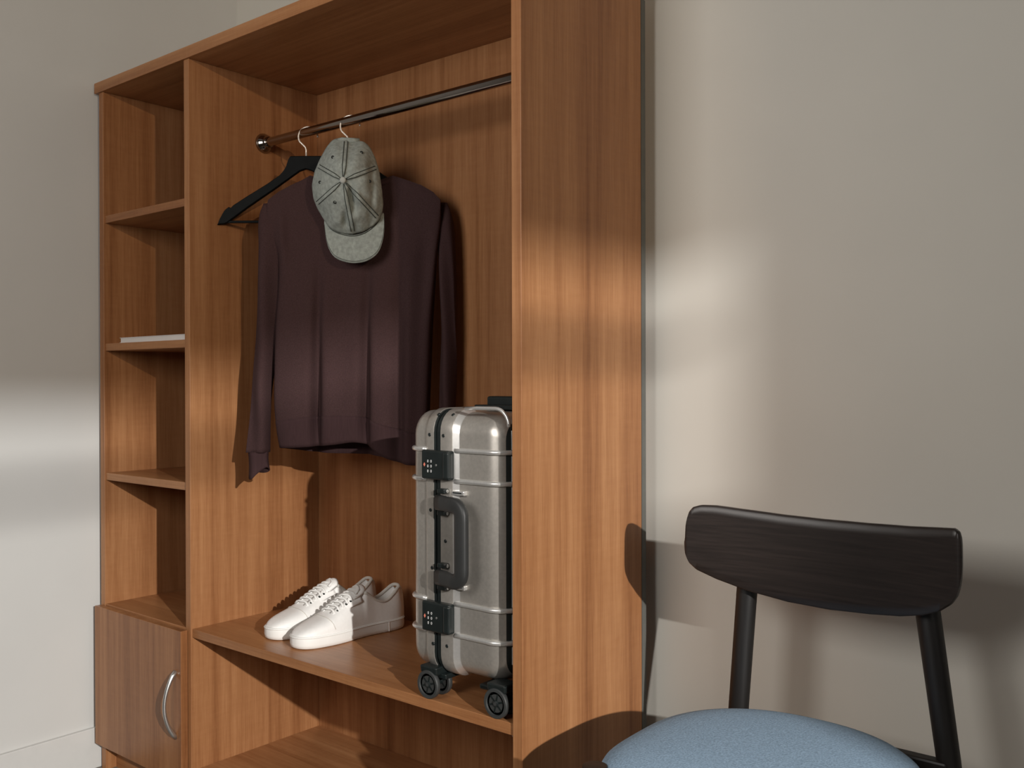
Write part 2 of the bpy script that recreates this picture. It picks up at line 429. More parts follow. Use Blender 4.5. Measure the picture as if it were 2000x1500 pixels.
def ytop(px):
    if px < 606: return interp([(520, 405), (524, 390), (544, 375), (568, 362), (590, 352), (606, 343)], px)
    if px > 768: return interp([(768, 343), (796, 352), (824, 362), (846, 375), (860, 390), (862, 405)], px)
    return sinterp(TOPC, px)
# body: built row by row between the shoulder line and the hem seam
def rows_body(nv=70, nu=120):
    rows = []
    for i in range(nv+1):
        v_ = i/nv; ring = []
        for side in (1, -1):
            for j in range(nu):
                u = j/nu if side == 1 else 1-j/nu
                uu = .5-.5*math.cos(PI*u)
                lt, rt = 521, 861
                pxt = lt+(rt-lt)*uu; pyt = ytop(pxt)
                # final position follows the side outlines
                pyb = sinterp(SEAM, 538+300*uu)
                py = pyt+(pyb-pyt)*v_
                l = sinterp(BL, max(405, py)); r = sinterp(BR, max(405, py))
                k = max(0, min(1, (py-pyt)/60)); k = k*k*(3-2*k)
                px = pxt*(1-k) + (l+(r-l)*uu)*k
                w_ = math.sin(PI*u)
                edge = min(1, (py-pyt)/45+.02)**.5
                th = (.016+.032*max(0, min(1, (py-380)/260)))*w_**.55*edge
                if side == 1: n = th+pleat(px, py)*min(1, w_*2.2)
                else: n = -th*.7+.3*pleat(px+12, py)*w_
                ring.append(SW(px, py, n))
        rows.append(ring)
    return rows
part('body', MB().rings(rows_body(), True, False, False), SWEAT, sw, smooth='all')
def hem_rows(nu=120):
    rows = []
    for i in range(9):
        v_ = i/8; ring = []
        for side in (1, -1):
            for j in range(nu):
                u = j/nu if side == 1 else 1-j/nu
                uu = .5-.5*math.cos(PI*u); q = 538+300*uu
                y0 = sinterp(SEAM, q); y1 = sinterp(HEMF if side == 1 else HEMB, q)
                py = y0+(y1-y0)*v_; l = sinterp(BL, py); r = sinterp(BR, py); px = l+(r-l)*uu
                w_ = math.sin(PI*u); th = .048*w_**.55
                puff = .0022+.002*math.sin(PI*v_)
                if side == 1: n = th+pleat(px, min(py, 830))*min(1, w_*2.2)*(1-.45*v_)+puff-.006*v_
                else: n = -th*.7+.3*pleat(px+12, py)*w_-puff
                ring.append(SW(px, py, n))
        rows.append(ring)
    return rows
part('hem_band', MB().rings(hem_rows(), True, False, False), SWEATR, sw, smooth='all', solid=.003)
SL = [(396, 512, 548), (415, 505, 556), (440, 502, 555), (480, 503, 552), (520, 502, 548), (580, 500, 545), (640, 497, 541), (690, 495, 538), (760, 490, 529), (820, 485, 526), (884, 480, 523)]
SR = [(392, 842, 866), (415, 840, 874), (440, 844, 878), (500, 850, 881), (600, 853, 883), (700, 853, 884), (800, 850, 882), (884, 848, 880)]
def sleeve(tab, sgn, back):
    Lt = [(a, b_) for a, b_, c in tab]; Rt = [(a, c) for a, b_, c in tab]; rows = []
    y0, y1 = tab[0][0], tab[-1][0]
    for i in range(61):
        py = y0+(y1-y0)*i/60; l = sinterp(Lt, py); r = sinterp(Rt, py); ring = []
        g = i/60.0
        for k in range(36):
            a = 2*PI*k/36
            px = (l+r)/2+(r-l)/2*math.cos(a)
            fold = .006*math.sin(3*a+g*5)*min(1, g*3)+.005*math.sin(g*17+a)*g
            n = back+(.028*(1-.25*g)*min(1, .25+g*8))*math.sin(a)+fold
            ring.append(SW(px, py, n))
        rows.append(ring)
    part('sleeve', MB().rings(rows), SWEAT, sw, smooth='all')
    rows = []; l0, r0 = Lt[-1][1], Rt[-1][1]; cxp = (l0+r0)/2
    for i in range(9):
        g = i/8; ring = []
        for k in range(32):
            a = 2*PI*k/32
            hw = (r0-l0)/2*(.93-.06*math.sin(PI*g)+.03*g)
            px = cxp+hw*math.cos(a)+(2*g if sgn < 0 else 0)
            py = y1-1+(42-9*math.cos(a)-5*math.sin(2*a))*g
            n = back+.017*math.sin(a)+.003*math.sin(4*a)
            ring.append(SW(px, py, n))
        rows.append(ring)
    part('cuff', MB().rings(rows, True, False, False), SWEATR, sw, smooth='all', solid=.003)
sleeve(SL, -1, -.012)
sleeve(SR, 1, -.03)
# crew collar
rows = []
for k in range(40):
    a = 2*PI*k/40
    px = 687+76*math.cos(a); py = 352+(14 if math.sin(a) > 0 else 3)*math.sin(a)
    rows.append(SW(px, py, .000+.017*math.sin(a)))
part('collar', MB().tube(rows, .0055, 10, closed=True, flat=1.2), SWEATR, sw, smooth='all')

# ------------------------------------------------------------------ cap
O3 = O2+N1*.062
def CP(px, py, n=0.0): return on_plane(px, py, O3, N1)+N1*n
def CPX(px, py, n): return on_plane(px, py, O3+N1*n, N1)
cap = thing('baseball_cap', 'washed grey baseball cap hanging from a hanger hook over the sweatshirt', 'cap', O2+N1*.05+UZ*1.28)
CRO = [(672, 270), (650, 272), (637, 288), (624, 312), (614, 336), (609, 362), (612, 388), (620, 408), (632, 428), (644, 446), (664, 456), (688, 459), (710, 453), (730, 441), (745, 424),
       (749, 400), (746, 370), (741, 335), (733, 308), (722, 286), (708, 274), (695, 277)]
BX, BY = 670, 352
def outline(a):
    # radius of the crown outline in direction a around the button
    best = None; dx, dy = math.cos(a), math.sin(a)
    for i in range(len(CRO)):
        (x0, y0), (x1, y1) = CRO[i], CRO[(i+1) % len(CRO)]
        ex, ey = x1-x0, y1-y0; den = dx*ey-dy*ex
        if abs(den) < 1e-9: continue
        t = ((x0-BX)*ey-(y0-BY)*ex)/den; s = ((x0-BX)*dy-(y0-BY)*dx)/den
        if t > 0 and -1e-6 <= s <= 1+1e-6: best = t if best is None else min(best, t)
    return best
OUT = [outline(2*PI*k/120) for k in range(120)]
OUT = [sum(OUT[(k+j) % 120] for j in (-1, 0, 1))/3 for k in range(120)]
SEAMS = [math.atan2(y-BY, x-BX) for x, y in ((676, 274), (738, 326), (724, 410), (690, 457), (616, 400), (618, 322))]
def crown_n(r, a, px, py):
    n = .012+.075*(1-r**2.4)
    for sa in SEAMS:
        d = abs((a-sa+PI) % (2*PI)-PI)*r
        n += .0022*math.exp(-(d/.05)**2)*(1-r*.4)-.002*math.exp(-((d-.11)/.06)**2)
    q = Vector((px*.045, py*.03, 0))
    cr = max(0, (py-355)/110)
    n += .007*noise.noise(q)*min(1, r*2)+.006*cr*noise.noise(Vector((px*.11, py*.05, 3)))
    # dents in the soft front
    n -= .022*math.exp(-(((px-688)-(py-380)*.15)/7)**2-((py-385)/22)**2)
    n -= .010*math.exp(-((px-674)/6)**2-((py-428)/22)**2)
    n -= .008*math.exp(-((px-728-(py-380)*.05)/6)**2-((py-360)/45)**2)
    return n
rows = []
for i in range(1, 31):
    r = (i/30)**.9; ring = []
    for k in range(120):
        a = 2*PI*k/120; R = OUT[k]*r
        px, py = BX+R*math.cos(a), BY+R*math.sin(a)
        ring.append(CPX(px, py, crown_n(r, (a+PI) % (2*PI)-PI, px, py)))
    rows.append(ring)
ring = []
for k in range(120):
    a = 2*PI*k/120; R = OUT[k]*.94; ring.append(CPX(BX+R*math.cos(a), BY+R*math.sin(a), -.004))
rows.append(ring)
crown = part('crown', MB().rings(rows, True, True, False), CAPM, cap, smooth='all')
part('button', MB().lathe(CPX(BX, BY, .085), N1, [(0, .0075), (.0025, .0072), (.0045, .005), (.0052, .0015)], 20), CAPM2, crown, smooth='all')
for (ex, ey) in ((650, 307), (706, 298), (625, 356), (722, 354), (654, 395)):
    dx, dy = ex-BX, ey-BY; a = math.atan2(dy, dx); r = math.hypot(dx, dy)/outline(a)
    p = CPX(ex, ey, crown_n(r, a, ex, ey)+.0012)
    part('eyelet', MB().lathe(p, N1, [(-.002, .0036), (.001, .0038), (.0016, .0024), (-.0015, .0012)], 12), EYELET, crown, smooth='all')
for sa in SEAMS:
    for off in (-.0042, .0042):
        pts = []
        for i in range(2, 29):
            r = i/30.0; R = outline(sa)*r
            px, py = BX+R*math.cos(sa)-off*820*math.sin(sa)*min(1, r*3), BY+R*math.sin(sa)+off*820*math.cos(sa)*min(1, r*3)
            a2 = math.atan2(py-BY, px-BX); rr = math.hypot(px-BX, py-BY)/outline(a2)
            pts.append(CPX(px, py, crown_n(rr, a2, px, py)+.0002))
        part('seam_stitching', MB().tube(pts, .0012, 5), STITCH, crown, smooth='all')
# brim
INN = [(634, 424), (642, 441), (654, 451), (672, 457), (690, 459), (708, 455), (724, 446), (737, 434), (748, 415)]
OUTB = [(633, 434), (636, 462), (642, 485), (653, 502), (672, 511), (694, 514), (718, 509), (738, 494), (748, 468), (751, 440), (750, 418)]
def poly_at(P, t):
    L = [0]
    for a, b_ in zip(P, P[1:]): L.append(L[-1]+math.hypot(b_[0]-a[0], b_[1]-a[1]))
    x = t*L[-1]
    return sinterp([(l, p[0]) for l, p in zip(L, P)], x), sinterp([(l, p[1]) for l, p in zip(L, P)], x)
def brim_pt(t, s, dn):
    a = poly_at(INN, t); b_ = poly_at(OUTB, t); px, py = a[0]+(b_[0]-a[0])*s, a[1]+(b_[1]-a[1])*s
    return CPX(px, py, .014-.018*abs(2*t-1)**2+.006*s*(1-abs(2*t-1))+dn)
rows = []
for i in range(41):
    t = i/40; ring = []
    for j in range(11): ring.append(brim_pt(t, j/10, .0))
    for j in range(10, -1, -1): ring.append(brim_pt(t, j/10*.985, -.0028))
    rows.append(ring)
part('brim', MB().rings(rows), CAPM, cap, smooth='all')
part('seam_stitching', MB().tube([brim_pt(i/40, .03, .0012) for i in range(3, 38)], .0011, 5), STITCH, cap, smooth='all')
for s_ in (.93,):
    part('seam_stitching', MB().tube([brim_pt(i/40, s_, .0002) for i in range(1, 40)], .0006, 5), STITCH, cap, smooth='all')
# strap at the back of the cap, looped over the hook
part('back_strap', MB().tube([CPX(655, 276, .004), CPX(668, 273, .014), CPX(686, 274, .016), CPX(702, 275, .006)], .004, 8, flat=1.5), CAPM, cap, smooth='all')

# ------------------------------------------------------------------ suitcase
su = thing('suitcase', 'gunmetal grey hard-shell cabin suitcase with black latches standing on the shelf', 'suitcase', (-.165, .19, ZS))
ZA, ZZ = .437, .954; YA, YZ = .012, .372
def ring_yz(x, d, rc, n=7):
    y0, y1, z0, z1 = YA+d, YZ-d, ZA+d, ZZ-d; rc = max(.004, rc-d*.4); out = []
    for cy, cz, a0 in ((y1-rc, z1-rc, 0), (y0+rc, z1-rc, 90), (y0+rc, z0+rc, 180), (y1-rc, z0+rc, 270)):
        for k in range(n+1):
            a = math.radians(a0+90*k/n); out.append(Vector((x, cy+rc*math.cos(a), cz+rc*math.sin(a))))
    return out
def corner(x_in, x_out, d0, n=8):
    rx = abs(x_out-x_in); s = 1 if x_out > x_in else -1
    return [(x_in+s*rx*math.sin(PI/2*k/n), d0+rx*(1-math.cos(PI/2*k/n))) for k in range(1, n+1)]
profR = [(-.2105, .004), (-.2100, 0), (-.180, 0), (-.1785, .0006), (-.168, .0066), (-.166, .007), (-.120, .0068), (-.098, .007)] + corner(-.098, -.050, .007, 12)
profL = [(-.2285, .004), (-.2290, 0), (-.246, 0), (-.2475, .0006), (-.2515, .0046), (-.253, .005), (-.272, .005)] + corner(-.272, -.298, .005)
RC = .045
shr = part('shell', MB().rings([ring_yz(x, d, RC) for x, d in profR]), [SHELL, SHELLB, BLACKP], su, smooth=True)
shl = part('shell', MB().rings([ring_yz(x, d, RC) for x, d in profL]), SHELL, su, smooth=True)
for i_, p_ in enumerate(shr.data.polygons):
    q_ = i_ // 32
    if q_ in (3, 4): p_.material_index = 1  # lighter metal paints the lit look of the bevel strip
    elif 13 <= q_ <= 20: p_.material_index = 2  # side panel's shadow on the rounded corner, painted in black
part('frame_gasket', MB().rings([ring_yz(x, d, RC) for x, d in ((-.2292, .0015), (-.2240, .0015), (-.2235, .004), (-.2195, .004), (-.2190, .0008), (-.2098, .0008))]), BLACKP, su)
# raised ribs wrapping both shells
def dR(x): return interp(profR, x)
for z in (.8745, .8165, .5835, .5235):
    pts = [(x, YA+dR(x)-.001, z) for x in (-.174, -.16, -.14, -.12, -.10)]
    pts += [(x, YA+d-.002, z) for x, d in corner(-.098, -.0485, .006, 7)] + [(-.0465, YA+.07, z), (-.0465, .30, z)]
    part('rib', MB().tube(pts, .0048, 10), SHELLB, su, smooth='all')
    pts = [(-.249, YA+.002, z), (-.262, YA+.003, z), (-.272, YA+.003, z)]
    pts += [(x, YA+d-.002, z) for x, d in corner(-.272, -.3015, .005, 6)] + [(-.3035, YA+.06, z), (-.3035, .30, z)]
    part('rib', MB().tube(pts, .0048, 10), SHELLB, su, smooth='all')
# bright edge rims along the right-hand shell
pts = [(-.150, YA+.005, .9545), (-.12, YA+.004, .9560), (-.075, YA+.004, .9560)] + [(-.075+.033*math.sin(a), YA+.004, .923+.033*math.cos(a)) for a in [PI/2*k/8 for k in range(1, 9)]]
part('edge_rim', MB().tube(pts, .0036, 8), SHELLB, su, smooth='all')
for z0, z1 in ((.880, .915), (.822, .868), (.590, .811), (.530, .577), (.485, .517)):
    part('edge_rim', MB().tube([(-.0535, YA+.028, z0), (-.0535, YA+.028, z1)], .0026, 8), SHELLB, su, smooth=True)
# latches with combination dials
def textmesh(txt, size):
    cu = bpy.data.curves.new('digits', 'FONT'); cu.body = txt; cu.size = size; cu.extrude = .0001; cu.space_line = .8
    ob = bpy.data.objects.new('tmp', cu); me = bpy.data.meshes.new_from_object(ob)
    vs = [v.co.copy() for v in me.vertices]; fs = [tuple(p.vertices) for p in me.polygons]
    bpy.data.objects.remove(ob); bpy.data.curves.remove(cu); bpy.data.meshes.remove(me); return vs, fs
DG = textmesh('0', .0075)
for z0, z1 in ((.818, .874), (.5255, .583)):
    la = part('latch', B(-.249, -.1765, YA-.014, YA+.006, z0, z1), BLACKP, su, bevel=.004, segs=3)
    part('latch_lever', B(-.190, -.1745, YA-.0165, YA-.004, z0+.003, z1-.003), BLACKP, la, bevel=.003)
    yp = YA-.0144; zc = (z0+z1)/2
    part('lock_mark', MB().prism([(-0.242, zc), (-0.2395, zc+.004), (-0.237, zc), (-0.2395, zc-.004)], lambda a, b_: Vector((a, yp, b_)), lambda a, b_: Vector((a, yp+.0006, b_))), PRINTR, la)
    for col in range(2):
        for rw in range(3):
            m = MB(); m.add([(v.x-.232+col*.0085, yp+.0002-v.z, zc+.0065-rw*.0095+v.y-.002) for v in DG[0]], DG[1])
            part('dial_digit', m, PRINTW, la)
    part('key_slot', MB().disc((-.2085, YA-.0138, zc), (0, -1, 0), .0022, .0008, 12), SATIN, la)
# side carry handle, hinged next to the frame
HZ0, HZ1 = .634, .776
def hpath():
    P = [(-.203, -.004, HZ1)]
    P += [(-.185, -.007, HZ1), (-.165, -.012, HZ1), (-.150, -.016, HZ1)]
    for k in range(1, 8):
        a = PI/2*k/8; P.append((-.150+.022*math.sin(a), -.016-.003*k/8, HZ1-.022+.022*math.cos(a)))
    P += [(-.128, -.019, HZ1-.03), (-.128, -.019, (HZ0+HZ1)/2), (-.128, -.019, HZ0+.03)]
    for k in range(1, 8):
        a = PI/2*k/8; P.append((-.150+.022*math.cos(a), -.019+.003*k/8, HZ0+.022-.022*math.sin(a)))
    P += [(-.150, -.016, HZ0), (-.165, -.012, HZ0), (-.185, -.007, HZ0), (-.203, -.004, HZ0)]
    return [Vector(p) for p in P]
P = hpath(); R = []
for i, p in enumerate(P):
    t = (P[min(i+1, len(P)-1)]-P[max(i-1, 0)]).normalized(); yn = Vector((0, 1, 0)); sd = t.cross(yn).normalized(); yn = sd.cross(t).normalized()
    hw, hh = .0145, .0085; ring = []
    for k in range(16):
        a = 2*PI*k/16; c, s = math.cos(a), math.sin(a)
        ring.append(p+sd*hw*math.copysign(abs(c)**.6, c)+yn*hh*math.copysign(abs(s)**.6, s))
    R.append(ring)
part('carry_handle', MB().rings(R), HANDLEM, su, smooth='all')
for zc in (HZ0, HZ1):
    for dz in (-.021, .021):
        part('handle_bracket', B(-.2085, -.188, YA-.013, YA+.004, zc+dz-.0045, zc+dz+.0045), BLACKP, su, bevel=.002)
        part('bracket_pin', MB().disc((-.1875, YA-.005, zc+dz), (1, 0, 0), .0035, .001, 12), SATIN, su)
    zz = zc+(.018 if zc > .7 else -.018)
    hs = part('handle_stop', B(-.180, -.148, YA-.002, YA+.010, zz-.004, zz+.005), SHELLB, su, bevel=.002)
    part('slot', B(-.176, -.154, YA-.0026, YA+.001, zz, zz+.0022), BLACKP, hs)
# rivets
NY = Vector((0, -1, 0))
for px, py in ((847, 808), (875, 809), (839, 849), (866, 851), (841, 996), (844, 1109), (846, 1257), (870, 1057), (873, 1262)):
    p = on_plane(px, py, (0, YA, 0), NY)
    zc_ = min(p.z, .942); yy = YA
    if zc_ > ZZ-RC: yy = YA+RC-math.sqrt(max(0, RC**2-(zc_-(ZZ-RC))**2))
    nn = Vector((0, -1, 0)) if yy == YA else Vector((0, yy-(YA+RC), zc_-(ZZ-RC))).normalized()
    part('rivet', MB().lathe((p.x, yy, zc_), nn, [(-.002, .0036), (.0006, .0036), (.0012, .0024), (.0003, .0012)], 12), BLACKP, su, smooth='all')
# telescopic handle and its housing on top
th = part('telescopic_handle', B(-.200, -.055, .135, .165, ZZ-.002, ZZ+.022), BLACKP, su, bevel=.005, segs=3)
part('handle_housing', B(-.215, -.048, .115, .185, ZZ-.004, ZZ+.005), BLACKP, su, bevel=.002)
# spinner wheels
def spinner(x, y):
    rw = .0275; zc = ZS+rw
    h = part('wheel_housing', MB().rings([[Vector((x+sx*a, y+.022+sy*b_, z)) for sx, sy in ((-1, -1), (1, -1), (1, 1), (-1, 1))]
             for z, a, b_ in ((ZA+.018, .022, .020), (ZA+.003, .021, .019), (ZA-.004, .011, .010), (ZS+.034, .008, .007))]), BLACKP, su, bevel=.003)
    part('axle', MB().tube([(x, y+.004, zc), (x, y+.040, zc)], .007, 12), BLACKP, su, smooth=True)
    part('fork', B(x-.008, x+.008, y+.016, y+.030, zc-.004, ZA), BLACKP, su, bevel=.003)
    for yy in (y, y+.034):
        wl_ = part('wheel', MB().lathe((x, yy+.010, zc), (0, -1, 0), [(0, .016), (0, .026), (.0015, rw), (.0085, rw), (.010, .0262), (.010, .0215), (.007, .0205), (.007, .004), (.010, .0035)], 32), WHEELM, su, smooth=True)
        m = MB().lathe((x, yy+.0032, zc), (0, -1, 0), [(-.001, .0205), (.0002, .0205), (.0002, .0165), (-.001, .016)], 28)
        m.lathe((x, yy+.0032, zc), (0, -1, 0), [(-.001, .0065), (.0022, .006), (.003, .004)], 16)
        for k in range(6):
            a = PI/3*k+.3; c, s = math.cos(a), math.sin(a)
            q = [(x+c*r_-s*w_, yy+.0028, zc+s*r_+c*w_) for r_, w_ in ((.005, -.002), (.018, -.0016), (.018, .0016), (.005, .002))]
            m.add([(a_, b_, c_) for a_, b_, c_ in q]+[(a_, b_+.003, c_) for a_, b_, c_ in q], [(0, 1, 2, 3), (4, 7, 6, 5), (0, 4, 5, 1), (1, 5, 6, 2), (2, 6, 7, 3), (3, 7, 4, 0)])
        part('hub', m, BLACKP, wl_)
for x in (-.238, -.066):
    for y in (.002, .318): spinner(x, y)
part('corner_guard', MB().box(-.262, -.205, .020, .062, ZA-.006, ZA+.004), BLACKP, su, bevel=.002)
part('corner_guard', MB().box(-.118, -.048, .018, .062, ZA-.004, ZA+.006), BLACKP, su, bevel=.003)

# ------------------------------------------------------------------ sneakers
def sneaker(cx, cy, rot, label):
    t = thing('sneaker', label, 'sneaker', (cx, cy, ZS), 'pair of white sneakers')
    Lh = .155
    cr, sr = math.cos(rot), math.sin(rot)
    def W(x, y, z): return Vector((cx+cr*x-sr*y, cy+sr*x+cr*y, ZS+z))     # y: -toe .. +heel
    # half width along the length, u = 0 toe .. 1 heel
    HW = [(0, .0), (.004, .0095), (.012, .0165), (.025, .0235), (.05, .0315), (.09, .0385), (.14, .0435), (.26, .0495), (.38, .0495), (.52, .043), (.68, .0375), (.82, .0375), (.90, .0345), (.94, .0300), (.97, .0235), (.988, .0160), (.996, .0095), (1, .0)]
    CXs = [(0, .006), (.3, .0), (.55, -.003), (1, .002)]
    def foot(u, k=1.0): return sinterp(HW, u)*k, sinterp(CXs, u)
    def outline_pts(k, n=44, du=0.0):
        us = [.5-.5*math.cos(PI*i/n) for i in range(n+1)]; pts = []
        for u in us: h, c = foot(u); pts.append((c+h*k, -Lh+2*Lh*(du+(1-2*du)*u)))
        for u in us[::-1][1:-1]: h, c = foot(u); pts.append((c-h*k, -Lh+2*Lh*(du+(1-2*du)*u)))
        return pts
    rows = []
    for z, k, du in ((0.0005, .90, .02), (.003, .97, .006), (.010, 1.0, 0), (.024, 1.0, 0.001), (.029, .985, .003), (.0295, .95, .012)):
        rows.append([W(x, y, z+.006*max(0, (-y/Lh-.72))**1.2*(1 if z < .02 else .8)) for x, y in outline_pts(k, 44, du)])
    sole = part('sole', MB().rings(rows), WHITES, t, smooth=True)
    # foxing groove and heel mark
    part('sole_line', MB().tube([W(x*1.003, y*1.002, .0262+.006*max(0, (-y/Lh-.72))**1.2) for x, y in outline_pts(.998)], .0011, 6, closed=True), WHITES, sole, smooth='all')
    hh, cc = foot(.80)
    part('heel_mark', MB().box(0, .0012, 0, .0012, 0, .001) if False else MB().tube([W(cc+hh*1.0, -Lh+2*Lh*.80, .003), W(cc+hh*1.0, -Lh+2*Lh*.80, .025)], .0011, 6), WHITEL, sole)
    # upper: cross sections along the length
    TOP = [(0, .030), (.03, .038), (.08, .046), (.16, .054), (.26, .063), (.36, .078), (.46, .093), (.54, .103), (.58, .106), (.62, .101), (.70, .083), (.78, .074), (.84, .077), (.90, .089), (.955, .101), (1, .099)]
    OPEN0, OPEN1 = .575, .965
    rows = []; NU = 72; NS = 40
    for i in range(NU+1):
        u = i/NU; h, c = foot(max(.012, min(.988, u))); h *= .955
        y = -Lh+2*Lh*(.012+.972*u); zt = sinterp(TOP, u)
        o = 0
        if u > OPEN0: o = min(1, (u-OPEN0)/.03)
        if u > OPEN1-.02: o = max(0, min(1, (OPEN1-u)/.02))
        ring = []
        hz = zt-.026
        lean = .80 if u > .45 else .80
        heelin = 0.0 if u < .9 else (u-.9)*.02
        for k in range(NS+1):
            s = -1+2*k/NS; a = abs(s)
            # arch profile (closed) : superellipse
            ang = PI/2*s
            xc = h*math.copysign(abs(math.sin(ang))**(.75), s); 
            zc = .026+hz*abs(math.cos(ang))**(.62 if u < .3 else .72)
            if u > .30:
                q = min(1, (u-.30)/.2)
                nx = h*(1-.42*q*(math.cos(ang))**1.0)*math.copysign(1, s)
                # narrow the top of the instep
                xc = xc*(1-q)+q*(h*math.copysign(abs(math.sin(ang))**.9, s)*(1-.22*abs(math.cos(ang))))
            # open (U) profile
            if o > 0:
                g = .42; cp = .20+.20*max(0, min(1, (u-.74)/.2))
                if a > g:                # outer wall
                    t_ = (1-a)/(1-g); xo = h*(1-cp*t_**1.5)*math.copysign(1, s); zo = .026+hz*math.sin(PI/2*t_)**.9 if False else .026+hz*t_
                elif a > g-.12:          # rolled collar
                    t_ = (g-a)/.12; xo = h*(1-cp-.12*t_)*math.copysign(1, s); zo = .026+hz+.003*math.sin(PI*t_)
                else:                    # inner wall to insole
                    t_ = (g-.12-a)/(g-.12); xo = h*(.88-cp)*(1-t_**2.2)*math.copysign(1, s)
                    zo = .026+hz-(hz-.012)*min(1, t_*2.6)**.8
                xc = xc*(1-o)+xo*o; zc = zc*(1-o)+zo*o
            ring.append(W(c+xc, y+heelin, zc))
        rows.append(ring)
    mb = MB().rings(rows, False)
    n = NS+1
    mb.f.append(tuple(range(n))); mb.f.append(tuple(NU*n+j for j in range(n))[::-1])
    part('upper', mb, WHITEL, t, smooth='all')
    # padded collar
    def wall(u, sgn): h, c = foot(min(.985, u)); h *= .955; return c+sgn*h*(.94-.20-.20*max(0, min(1, (u-.74)/.2))), sinterp(TOP, u)+.0005
    pts = []
    for i in range(26):
        u = .60+.355*i/25; x, z = wall(u, 1); pts.append(W(x, -Lh+2*Lh*(.012+.972*u), z))
    for i in range(1, 8):
        a = PI*i/8; h, c = foot(.955); pts.append(W(c+h*.48*math.cos(a), -Lh+2*Lh*(.94+.014*math.sin(a)), .1015+.003*math.sin(a)))
    for i in range(26):
        u = .955-.355*i/25; x, z = wall(u, -1); pts.append(W(x, -Lh+2*Lh*(.012+.972*u), z))
    part('collar', MB().tube(pts, .0042, 10), LINING, t, smooth='all')
    # tongue
    rows = []
    for i in range(13):
        u = .40+.225*i/12; z = .084+.034*min(1, i/10)+(.0 if i < 11 else .001); hw = .020+.006*i/12
        hw *= (1 if i < 11 else (.85 if i == 11 else .6))
        ring = [W(hw*math.cos(a), -Lh+2*Lh*u, z-.010*(1-math.sin(a)) if a <= PI else z-.006-.010*(1-math.sin(2*PI-a))) for a in [PI*k/10 for k in range(11)]+[2*PI-PI*k/10 for k in range(10, -1, -1)]]
        rows.append(ring)
    part('tongue', MB().rings(rows), WHITEL, t, smooth='all')
    # eyestay (facings) either side, with eyelets, and the laces across
    for sg in (1, -1):
        rows = []
        for i in range(15):
            u = .30+.27*i/14; zt = sinterp(TOP, u); h, c = foot(u); y = -Lh+2*Lh*(.012+.972*u)
            q0 = .014; q1 = .030+.004*i/14
            ring = [W(c+sg*q0, y, zt+.0012), W(c+sg*(q0+q1)/2, y, zt-.0035-.003*i/14), W(c+sg*q1, y, zt-.0125-.006*i/14), W(c+sg*(q1-.002), y, zt-.016-.006*i/14), W(c+sg*(q0), y, zt-.003)]
            rows.append(ring)
        part('facing', MB().rings(rows), WHITEL, t, smooth='all')
    for i in range(7):
        u = .315+.245*i/6; zt = sinterp(TOP, u); h, c = foot(u); y = -Lh+2*Lh*(.012+.972*u)
        for sg in (1, -1):
            part('eyelet', MB().lathe(W(c+sg*.0235, y, zt-.004-.003*i/6), W(c+sg*.0235+sg*.5, y, zt-.004+.8)-W(c+sg*.0235, y, zt-.004), [(-.001, .0030), (.0010, .0030), (.0014, .0018)], 10), EYELET if sg == 1 and i in (1, 3, 4, 5, 6) else WHITEL, t, smooth='all')
        pts = [W(c+x, y+(.003 if x > 0 else -.003), zt+dz) for x, dz in ((-.025, -.004), (-.017, .003), (-.008, .0055), (0, .006), (.008, .0055), (.017, .003), (.025, -.004))]
        part('lace', MB().tube(pts, .0031, 8, flat=.8), LACE, t, smooth='all')
    # bow loops at the top
    u = .575; z = sinterp(TOP, u); y = -Lh+2*Lh*u
    part('lace', MB().tube([W(-.016, y, z+.006), W(-.006, y+.004, z+.011), W(.006, y+.001, z+.010), W(.016, y-.004, z+.006), (W(.020, y-.016, z-.001))], .003, 8), LACE, t, smooth='all')
    # toe seam
    pts = []
    for k in range(11):
        s = -1+.2*k; u = .285-.035*(1-s*s); zt = sinterp(TOP, u); h, c = foot(u); h *= .955
        ang = PI/2*s*.93; pts.append(W(c+h*math.copysign(abs(math.sin(ang))**.75, s), -Lh+2*Lh*(.012+.972*u), .0275+(zt-.026)*abs(math.cos(ang))**.62))
    part('toe_seam', MB().tube(pts, .0009, 5), LINING, t, smooth='all')
    # heel tab
    rows = []
    for z, k in ((.032, 1.0), (.06, 1.0), (.085, .97), (.098, .93)):
        ring = []
        for q in range(9):
            a = math.radians(30+120*q/8); h, c = foot(.9)
            ring.append(W(c+.0315*k*math.cos(a)*1.02, Lh*.80+(.0455 if z < .08 else .043)*math.sin(a)**.7+.0012-.004*(z > .09), z))
        rows.append(ring)
    return t
sneaker(-.700, .203, math.radians(-8), 'white lace-up sneaker nearest the shelf edge, beside the suitcase')
sneaker(-.811, .213, math.radians(-8), 'white lace-up sneaker behind its twin, nearer the divider')

# ------------------------------------------------------------------ book on the side shelf
bk = thing('book', 'thin white closed book lying flat on the second side shelf', 'book', (-1.27, .12, 1.1112))
z0 = 1.1112
def slab(x0, x1, y0, y1, z0_, z1_): return B(x0, x1, y0, y1, z0_, z1_)
part('cover', slab(-1.405, -1.083, .006, .225, z0, z0+.0012), PAPER, bk)
part('cover', slab(-1.405, -1.083, .006, .225, z0+.0128, z0+.014), PAPER, bk)
part('pages', slab(-1.403, -1.086, .008, .223, z0+.0012, z0+.0128), PAPER, bk)

